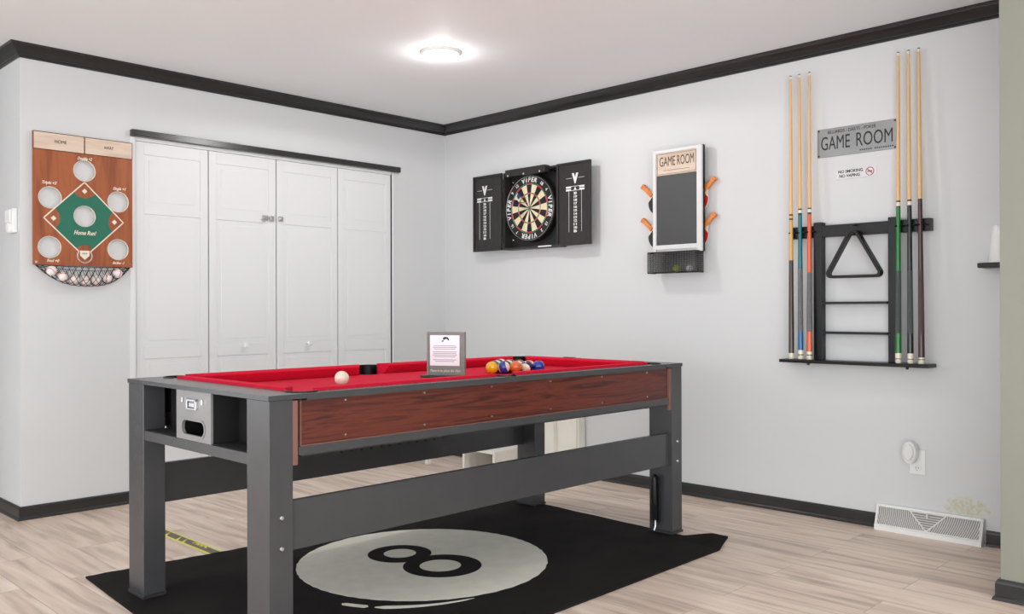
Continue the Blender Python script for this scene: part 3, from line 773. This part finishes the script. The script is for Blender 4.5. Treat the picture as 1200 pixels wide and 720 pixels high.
# darts
blu = mat('blue_flight', (30, 90, 190), .4); bra = mat('brass_barrel', (190, 160, 90), .3, .9)
def dart(x, y, label, fm, tilt):
    d = thing('dart', label, 'dart', db.matrix_world @ Vector((x, y, .048)), RW @ Matrix.Rotation(tilt[0], 3, 'X') @ Matrix.Rotation(tilt[1], 3, 'Y'), 'darts stuck in the dartboard')
    MB().lathe([(0, 0), (.0011, .008), (.0011, .028)], 8).build('point', wm, d)
    MB().lathe([(.0015, .027), (.0032, .034), (.0034, .07), (.002, .078)], 12).build('barrel', bra, d, smooth=True)
    MB().lathe([(.0021, .077), (.0018, .118)], 8).build('shaft', cabk, d)
    f = MB()
    for k in range(2):
        pl = [(-.017, .112), (-.017, .126), (-.010, .138), (.010, .138), (.017, .126), (.017, .112), (.002, .096), (-.002, .096)]
        f2 = MB().prism(pl, -.0003, .0003)
        f2.bm.transform(Matrix.Rotation(k * pi / 2, 4, 'Z') @ Matrix.Rotation(pi / 2, 4, 'X') if True else Matrix())
        me = bpy.data.meshes.new('tmp'); f2.bm.to_mesh(me); f2.bm.free(); f.bm.from_mesh(me); bpy.data.meshes.remove(me)
    f.build('flight', fm, d)
dart(-.022, .072, 'dart with blue flight stuck in the upper left of the dartboard', blu, (.05, .25))
dart(-.020, .040, 'dart with dark blue flight, lower of the two in the dartboard', mat('navy_flight', (24, 34, 84), .4), (.1, .1))

# ------------------------------------------------------------------ chalkboard with paddles and net
WY = -2.0955
wb = rwt('chalkboard', 'white framed chalkboard with a beige printed plate across its top', 'chalkboard', WY, 1.40)
X0, X1 = -.1645, .1655
MB().box(X0 + .004, X1, 0, .60, .038, .060).build('backing_box', M['black'], wb, bevel=.001)
frw = mat('white_painted_wood', (218, 218, 218), .5, noise=.02)
MB().box(X0, X0 + .022, 0, .597, .060, .076).box(X1 - .032, X1, 0, .597, .060, .076).box(X0 + .022, X1 - .032, .579, .597, .060, .076).box(X0 + .022, X1 - .032, .018, .044, .060, .078).box(X0 + .022, X1 - .032, 0, .018, .060, .068).build('frame', frw, wb, bevel=.0012)
MB().box(X0 + .022, X1 - .032, .044, .450, .060, .066).build('slate', mat('slate_grey', (66, 67, 69), .5, noise=.06, nscale=5), wb)
pl = MB().box(X0 + .022, X1 - .032, .450, .579, .060, .070).build('name_plate', wood('washed_wood', [(190, 168, 150), (212, 192, 174), (222, 206, 190)], (2, 26, 1), .6, .6), wb, bevel=.0008)
pcx = (X0 + X1 - .010) / 2
tx = [text('GAME', .078, brn, None, 'l', (pcx - .062, .526, .0702), width=.107), text('ROOM', .078, brn, None, 'l', (pcx + .062, .526, .0702), width=.112)]
join_into('lettering', tx, pl)
mb = MB().box(pcx - .09, pcx + .09, .476, .478, .070, .0706); x0, x1 = X0 + .028, X1 - .038
for a, b, c, e in ((x0, x1, .571, .573), (x0, x1, .456, .458), (x0, x0 + .002, .458, .571), (x1 - .002, x1, .458, .571)): mb.box(a, b, c, e, .070, .0706)
mb.build('printed_border', brn, pl)
# wire basket
nx0, nx1, nz0, nz1, d0, d1 = -.170, .154, -.118, 0, .040, .120
nm = mat('black_mesh_fabric', (22, 22, 23), .6)
mb = MB(); r = .0009; st_ = .0085
def bar(x0, x1, y0, y1, z0, z1): mb.box(x0 - r, x1 + r, y0 - r, y1 + r, z0 - r, z1 + r)
k = 0
while nx0 + k * st_ <= nx1:
    x = nx0 + k * st_; bar(x, x, nz0, nz1, d1, d1); bar(x, x, nz0, nz0, d0, d1); bar(x, x, nz0, nz1, d0, d0); k += 1
k = 0
while nz0 + k * st_ <= nz1:
    z = nz0 + k * st_
    for d in (d0, d1): bar(nx0, nx1, z, z, d, d)
    for x in (nx0, nx1): bar(x, x, z, z, d0, d1)
    k += 1
k = 0
while d0 + k * st_ <= d1:
    d = d0 + k * st_
    bar(nx0, nx1, nz0, nz0, d, d)
    for x in (nx0, nx1): bar(x, x, nz0, nz1, d, d)
    k += 1
nt_ = mb.build('mesh_basket', nm, wb)
MB().tube([(nx0, nz1, d0), (nx0, nz1, d1), (nx1, nz1, d1), (nx1, nz1, d0)], .0035, 6).tube([(nx0, nz0, d0), (nx0, nz0, d1), (nx1, nz0, d1), (nx1, nz0, d0)], .0035, 6).tube([(nx0, nz0, d1), (nx0, nz1, d1)], .0025, 6).tube([(nx1, nz0, d1), (nx1, nz1, d1)], .0025, 6).build('basket_rim', nm, nt_)
def pball(x, y, z, rgb, label):
    o = MB().lathe([(.02 * sin(pi * i / 16) if 0 < i < 16 else 0, -.02 * cos(pi * i / 16)) for i in range(17)], 24).build('table_tennis_ball', mat('celluloid', rgb, .35), None, smooth=True)
    o.location = wb.matrix_world @ Vector((x, y, z)); tag(o, label, 'ball', 'balls in the chalkboard basket')
pball(.008, -.094, .092, (176, 192, 60), 'yellow green table tennis ball in the mesh basket')
pball(.085, -.0965, .075, (220, 220, 225), 'white table tennis ball in the mesh basket, right of the yellow green one')
# paddles
hwood = wood('orange_handle_wood', [(196, 96, 30), (222, 128, 56), (236, 160, 92)], (30, 3, 3), .4, .4)
def paddle(y, z, ang, rub, label):
    p = thing('table_tennis_paddle', label, 'paddle', (-.018, y, z), RW @ Matrix.Rotation(ang, 3, 'Z'), 'paddles held behind the chalkboard')
    # local +x is the handle direction
    blade = circ(0, 0, .075, 36, radians(22), radians(338)) + [(.088, -.016), (.088, .016)]
    MB().prism(blade, .001, .0075).build('blade', M['ivory'], p)
    rb = circ(0, 0, .0745, 36, radians(38), radians(322))
    MB().prism(rb, .0076, .0098).build('rubber', rub, p)
    MB().prism([(.066, -.013), (.13, -.011), (.160, -.0155), (.164, -.012), (.164, .012), (.160, .0155), (.13, .011), (.066, .013)], -.006, .015).build('handle', hwood, p, bevel=.004)
    return p
red = mat('red_rubber', (206, 34, 40), .5, noise=.03); bkr = mat('black_rubber', (26, 26, 28), .5, noise=.05)
paddle(-2.198, 1.697, radians(44), red, 'red paddle, upper one sticking out right of the chalkboard')
paddle(-2.198, 1.495, radians(44), red, 'red paddle, lower one sticking out right of the chalkboard')
paddle(-1.940, 1.702, radians(138), bkr, 'black paddle, upper one sticking out left of the chalkboard')
paddle(-1.940, 1.501, radians(138), bkr, 'black paddle, lower one sticking out left of the chalkboard')

# ------------------------------------------------------------------ cue rack
RY = -3.11
rk = rwt('cue_rack', 'black wooden wall rack holding six pool cues, with small shelves', 'cue rack', RY, .80)
L0, L1 = -.349, .362
MB().box(L0 + .008, L1, .636, .695, .002, .044).build('top_rail', M['blacksat'], rk, bevel=.002)
for x0 in (-.207, .168): MB().box(x0, x0 + .044, .012, .712, .002, .046).build('upright', M['blacksat'], rk, bevel=.002)
for z in (.145, .295): MB().box(-.163, .168, z, z + .012, .002, .058).build('shelf', M['blacksat'], rk, bevel=.001)
bs = MB().box(L0 - .018, L1 + .012, -.004, .012, .002, .108).build('bottom_shelf', M['blacksat'], rk, bevel=.002)
MB().lathe([(0, 0), (.007, .003), (.007, .012)], 10, (-.23, -.018, .06), 'y').lathe([(0, 0), (.007, .003), (.007, .012)], 10, (.262, -.018, .06), 'y').build('knob', M['black'], bs)
islands(bpy.data.objects['knob.002'])
cuey = [-2.797, -2.848, -2.895, -3.338, -3.394, -3.444]
topy = [-2.778, -2.826, -2.881, -3.327, -3.374, -3.421]
for cyy in cuey:
    x = -(cyy - RY); mb = MB()
    a = circ(x, .056, .019, 14, radians(120), radians(420))
    ptsO = [(px_, .0455 + .013 + (py_ - .056)) for px_, py_ in a]
    mb.tube([(px_, .665, pz) for px_, pz in ptsO], .004, 6)
    mb.build('cue_clip', M['black'], rk)
cwood = wood('maple_shaft', [(206, 160, 104), (224, 182, 128), (232, 196, 146)], (1, 1, .6), .3, .35)
def cue(i, label, secs, capr=.0148, toplen=1.475):
    """secs: list of (name, z0, z1, material, label) measured up from the butt"""
    b = Vector((-.078, cuey[i], .8135)); tp = Vector((-.040, topy[i], .8135 + toplen))
    d = (tp - b).normalized(); rot = Vector((0, 0, 1)).rotation_difference(d).to_matrix()
    c = thing('pool_cue', label, 'pool cue', b, rot, 'pool cues on the wall rack')
    Lc = (tp - b).length
    def rad(z): return .0145 - (.0145 - .0098) * z / .75 if z < .75 else .0098 - (.0098 - .0062) * (z - .75) / (Lc - .75)
    for nm, z0, z1, m, lb in secs:
        z1 = Lc - .018 if z1 is None else z1
        if nm == 'butt_cap': pr = [(.0, z0), (.012, z0), (rad(0), z0 + .006), (rad(z1), z1)]
        else: pr = [(rad(z0), z0), (rad((z0 + z1) / 2), (z0 + z1) / 2), (rad(z1), z1)]
        o = MB().lathe(pr, 16).build(nm, m, c, smooth=True)
        if lb: o['label'] = lb
    MB().lathe([(.0062, Lc - .018), (.0062, Lc - .005)], 12).build('ferrule', M['ivory'], c, smooth=True)
    MB().lathe([(.006, Lc - .005), (.0058, Lc - .001), (.003, Lc + .001), (0, Lc + .001)], 12).build('tip', inkd, c, smooth=True)
wc = lambda n, rgb, r=.3: mat('cue_' + n, rgb, r, coat=.3, noise=.04)
wrap = mat('grey_linen_wrap', (108, 108, 110), .8, noise=.15, nscale=200); wrapd = mat('dark_linen_wrap', (74, 80, 80), .8, noise=.15, nscale=200)
teal, bluec, org, grn, bk_, mar, dbr, tan_ = wc('teal', (0, 104, 112)), wc('blue', (20, 92, 150)), wc('orange', (216, 92, 44)), wc('green', (14, 112, 44)), wc('black', (24, 28, 28)), wc('maroon', (66, 30, 34)), wc('dark_brown', (58, 38, 32)), wc('tan', (214, 168, 96))
cap = wc('cream', (230, 220, 200)); rg = wc('ring_black', (20, 20, 20))
cue(0, 'pool cue with tan forearm and dark brown butt, leftmost on the rack', [('butt_cap', 0, .03, cap, None), ('butt_sleeve', .03, .51, dbr, 'dark brown butt'), ('forearm', .51, .72, tan_, None), ('joint_ring', .72, .728, rg, None), ('collar', .728, .742, tan_, None), ('joint_ring', .742, .75, rg, None), ('shaft', .75, None, cwood, None)])
cue(1, 'pool cue with teal forearm, grey wrap and blue butt sleeve', [('butt_cap', 0, .02, cap, None), ('joint_ring', .02, .025, rg, None), ('butt_collar', .025, .047, cap, None), ('butt_sleeve', .047, .142, bluec, 'blue sleeve'), ('wrap', .142, .465, wrap, None), ('forearm', .465, .742, teal, 'teal forearm'), ('joint_ring', .742, .752, rg, None), ('collar', .752, .768, cap, None), ('joint_ring', .768, .775, rg, None), ('shaft', .775, None, cwood, None)])
cue(2, 'pool cue with orange forearm, grey wrap and orange butt sleeve', [('butt_cap', 0, .02, cap, None), ('joint_ring', .02, .025, rg, None), ('butt_collar', .025, .040, cap, None), ('butt_sleeve', .040, .142, org, 'orange sleeve'), ('wrap', .142, .445, wrap, None), ('forearm', .445, .742, org, 'orange forearm'), ('joint_ring', .742, .752, rg, None), ('collar', .752, .768, cap, None), ('joint_ring', .768, .775, rg, None), ('shaft', .775, None, cwood, None)])
def rightcue(i, label, fm, sm, wm_, shortcap=False):
    cue(i, label, [('butt_cap', 0, .018, cap, None), ('joint_ring', .018, .022, rg, None), ('butt_collar', .022, .030 if shortcap else .047, cap, None), ('butt_sleeve', .030 if shortcap else .047, .14, sm, None), ('wrap', .14, .437, wm_, None), ('forearm', .437, .74, fm, None), ('joint_ring', .74, .746, rg, None), ('collar', .746, .765, fm if shortcap else cap, None), ('joint_ring', .765, .772, rg, None), ('shaft', .772, None, cwood, None)], toplen=1.485)
rightcue(3, 'pool cue with bright green forearm and butt sleeve', grn, grn, wrapd)
rightcue(4, 'pool cue with black forearm and cream butt cap, between green and maroon cues', bk_, bk_, wrapd)
rightcue(5, 'pool cue with dark maroon butt, rightmost on the rack', mar, mar, mat('maroon_wrap', (84, 66, 68), .8, noise=.1), True)
# triangle rack
def tri(s, rc, n=8):
    # rounded triangle: corners A(top), left, right
    C3 = [(0, .272), (-.152, .002), (.154, .002)]
    cen = (0, .09); pts = []
    import itertools
    for k in range(3):
        p = Vector(C3[k]); pv = (Vector(C3[k - 1]) - p).normalized(); nx = (Vector(C3[(k + 1) % 3]) - p).normalized()
        bis = (pv + nx).normalized(); half = math.acos(max(-1, min(1, pv.dot(nx)))) / 2
        r = rc[k] + s; c = p + bis * ((rc[k]) / sin(half))
        a0 = math.atan2(*(-(Vector((-pv.y, pv.x)) if Vector((-pv.y, pv.x)).dot(bis) > 0 else Vector((pv.y, -pv.x)))).yx)
        a1 = math.atan2(*(-(Vector((-nx.y, nx.x)) if Vector((-nx.y, nx.x)).dot(bis) > 0 else Vector((nx.y, -nx.x)))).yx)
        da = (a1 - a0 + pi) % (2 * pi) - pi
        for i in range(n + 1):
            a = a0 + da * i / n; pts.append((c.x + r * cos(a), c.y + r * sin(a)))
    return pts
tr = thing('triangle_rack', 'black plastic ball triangle hanging from the top rail of the cue rack', 'triangle', (-.047, -3.122, 1.222), RW)
MB().ring(tri(.0, (.034, .024, .024)), tri(-.014, (.034, .024, .024)), 0, .044).build('triangle_frame', M['black'], tr, bevel=.003)
MB().tube([(0, .262, -.0), (0, .262, .05)], .004).build('hanging_peg', M['black'], tr)

# ------------------------------------------------------------------ signs
steel = mat('galvanised_steel', (150, 152, 152), .3, .9, noise=.1, nscale=6)
s1 = rwt('metal_sign', 'silver metal sign reading GAME ROOM between the two groups of cues', 'sign', -3.105, 1.846)
MB().box(-.2, .2, 0, .145, .001, .004).build('plate', steel, s1, bevel=.001)
bki = mat('black_enamel', (22, 22, 22), .4)
tx = [text('GAME', .098, bki, None, 'l', (-.105, .066, .0045), width=.150), text('ROOM', .098, bki, None, 'l', (.092, .066, .0045), width=.178), text('BILLIARDS - DARTS - POKER', .024, bki, None, 'l', (-.022, .124, .0045), width=.245)]
join_into('lettering', tx, s1)
mb = MB()
for k in range(16):
    if k != 6: mb.box(.02 + k * .0105, .027 + k * .0105, .013, .019, .004, .0046)
mb.build('small_print', bki, s1)
mb = MB()
for x, y in ((-.192, .008), (.192, .008), (-.192, .137), (.192, .137)): mb.lathe([(.005, 0), (.004, .003), (0, .004)], 10, (x, y, .004), 'z')
islands(mb.build('nail', bki, s1))
s2 = rwt('no_smoking_sign', 'small silver sign below the metal sign, with red no smoking symbol', 'sign', -3.105, 1.726)
MB().box(-.103, .103, 0, .05, .001, .003).build('plate', mat('silver_film', (214, 212, 214), .3, .3, noise=.05), s2, bevel=.001)
join_into('lettering', [text('NO SMOKING', .021, bki, None, 'l', (-.028, .036, .0034), width=.125, bold=.0005), text('NO VAPING', .021, bki, None, 'l', (-.032, .014, .0034), width=.105, bold=.0005)], s2)
rp = mat('red_print', (170, 34, 44), .5)
mb = MB().ring(circ(.070, .025, .021, 28), circ(.070, .025, .0175, 28), .003, .0037).prism([(.0555, .037), (.058, .0395), (.0845, .013), (.082, .0105)], .0031, .0038)
mb.mi = 1; mb.box(.058, .082, .0225, .0275, .003, .0035)
mb.build('prohibition_symbol', [rp, bki], s2)

# ------------------------------------------------------------------ outlet, plug-in freshener
t = rwt('wall_outlet', 'white wall outlet plate low on the wall above the floor vent', 'outlet', -3.398, .283)
MB().box(-.036, .036, 0, .118, .0005, .006).build('cover_plate', M['white'], t, bevel=.002)
MB().lathe([(.016, 0), (.016, .003)], 20, (0, .030, .006), 'z').build('socket_face', M['white'], t)
MB().box(-.007, -.005, .028, .036, .009, .0095).box(.005, .007, .028, .036, .009, .0095).lathe([(.0022, 0), (.0022, .0005)], 8, (0, .021, .009), 'z').build('socket_slots', inkd, t)
fm = mat('translucent_white_plastic', (226, 226, 224), .3, noise=.02)
t = thing('air_freshener', 'white oval plug-in air freshener in the wall outlet', 'air freshener', (-.009, -3.375, .333), RW)
def ell(cx_, cy_, rx, ry, n=30): return [(cx_ + rx * cos(2 * pi * i / n), cy_ + ry * sin(2 * pi * i / n)) for i in range(n)]
MB().prism(ell(0, .056, .034, .054), 0, .046).build('housing', fm, t, bevel=.008, seg=3)
MB().prism(ell(0, .060, .024, .038), .046, .058).build('front_cap', fm, t, bevel=.005, seg=3)

# ------------------------------------------------------------------ floor vent (baseboard register)
V0, V1 = -3.212, -3.69
t = thing('floor_vent', 'white metal baseboard vent with curved slots on the right wall', 'vent', (0, V0, 0), RW)
W_ = V0 - V1
def Vp(u, v, lift=0):   # a point of the sloping face
    zb, zt = .052, .022
    w_ = zb + (zt - zb) * v
    return (u, .024 + v * .09, w_ + lift)
# body: side cheeks, base, top cap
mb = MB()
side = [(0, .002), (0, .056), (.022, .058), (.026, .052), (.116, .021), (.120, .012), (.120, .002)]  # (up, out)
for x0, x1 in ((0, .005), (W_ - .005, W_)):
    A_ = [mb.bm.verts.new((x0, a, b)) for a, b in side]; B2 = [mb.bm.verts.new((x1, a, b)) for a, b in side]
    mb._f(A_); mb._f(B2[::-1])
    for i in range(len(side)): mb._f([A_[i], A_[(i + 1) % len(side)], B2[(i + 1) % len(side)], B2[i]])
mb.box(.005, W_ - .005, 0, .022, .002, .057).box(.005, W_ - .005, .1135, .12, .002, .0235)
mb.build('vent_case', M['white'], t)
mb = MB()
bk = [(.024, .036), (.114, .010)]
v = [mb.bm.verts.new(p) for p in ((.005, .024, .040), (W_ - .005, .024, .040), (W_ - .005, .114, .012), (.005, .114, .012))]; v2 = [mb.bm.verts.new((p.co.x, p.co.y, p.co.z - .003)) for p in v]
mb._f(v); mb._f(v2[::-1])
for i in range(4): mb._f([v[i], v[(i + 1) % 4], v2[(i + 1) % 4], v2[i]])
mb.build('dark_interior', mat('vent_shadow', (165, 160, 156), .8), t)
mb = MB()
def fin(pts, r=.0016): mb.tube([Vp(*p) for p in pts], r, 5)
def face_bar(u0, v0, u1, v1, r=.0032): mb.tube([Vp(u0, v0), Vp(u1, v1)], r, 6)
cu_ = W_ / 2
for a in ((.006, .02, W_ - .006, .02), (.006, .97, W_ - .006, .97), (.008, 0, .008, 1), (W_ - .008, 0, W_ - .008, 1)): face_bar(*a, r=.004)
face_bar(cu_, .03, cu_ - .085, .97); face_bar(cu_, .03, cu_ + .085, .97)
for k in range(8):
    v_ = .97 - (k + .5) * .115; hw_ = .085 * (v_ - .03) / .94
    if hw_ > .004: fin([(cu_ - hw_, v_), (cu_ + hw_, v_)])
for s_ in (-1, 1):
    for k in range(24):
        r = .012 + k * .0095
        pts = []
        for i in range(13):
            v_ = .03 + .94 * i / 12
            bow = .018 * sin(pi * i / 12)
            lim = .085 * (v_ - .03) / .94 + .003
            u_ = r + (v_ * .055 if True else 0) + bow * 0 + .03 * (v_ ** 2) * 0
            u_ = r + .030 * sin(v_ * 1.5)
            if u_ > lim and u_ < W_ / 2 - .010: pts.append((cu_ + s_ * u_, v_))
        if len(pts) > 1: fin(pts, .00165)
mb.build('grille', M['white'], t, smooth=True)
MB().box(cu_ - .003, cu_ + .003, .088, .108, .028, .040).build('damper_lever', M['cream'], t, bevel=.001)

# ------------------------------------------------------------------ little shelf with white vase at the right edge
sh = rwt('wall_shelf', 'narrow black wall shelf at the right edge, beside the wall corner', 'shelf', -3.80, 1.252)
MB().box(-.112, .135, 0, .022, .001, .09).build('board', M['blacksat'], sh, bevel=.002)
MB().box(-.112, .135, .003, .019, .09, .094).build('front_lip', M['black'], sh, bevel=.001)
va = MB().lathe([(0, 0), (.047, 0), (.049, .004), (.037, .14), (.033, .157), (.026, .166), (0, .168)], 32).build('vase', M['white'], None, smooth=True)
va.location = (-.047, -3.772, 1.2741); tag(va, 'white tapered vase standing on the black wall shelf', 'vase')

# ------------------------------------------------------------------ low white pieces seen under the table
t = thing('low_white_box', 'low open white box on the floor behind the far table leg', 'box', (-.345, -.565, 0))
MB().box(0, .32, -.02, 0, 0, .130).build('side_board', M['cream'], t, bevel=.002)
MB().box(0, .32, -.31, -.29, 0, .130).build('side_board', M['cream'], t, bevel=.002)
MB().box(-.002, .32, -.312, .002, .130, .148).build('top_board', M['cream'], t, bevel=.002)
MB().box(.30, .32, -.29, -.02, 0, .130).build('back_board', M['cream'], t)
t = thing('white_cabinet', 'low cream panelled cabinet against the right wall, behind the pool table', 'cabinet', (-.02, -1.155, 0))
MB().box(-.05, .015, -.20, .20, 0, .62).build('carcass', M['cream'], t, bevel=.003)
MB().box(-.062, -.05, -.19, .19, .02, .60).build('door_frame', M['cream'], t, bevel=.002)
MB().box(-.10, -.062, -.03, .165, .10, .44).build('raised_panel', M['cream'], t, bevel=.003)
o = MB().box(-.396, -.360, -.262, -.232, 0, .072).build('wooden_block', M['cream'], None, bevel=.003); tag(o, 'small upright pale block on the floor near the closet corner', 'block')
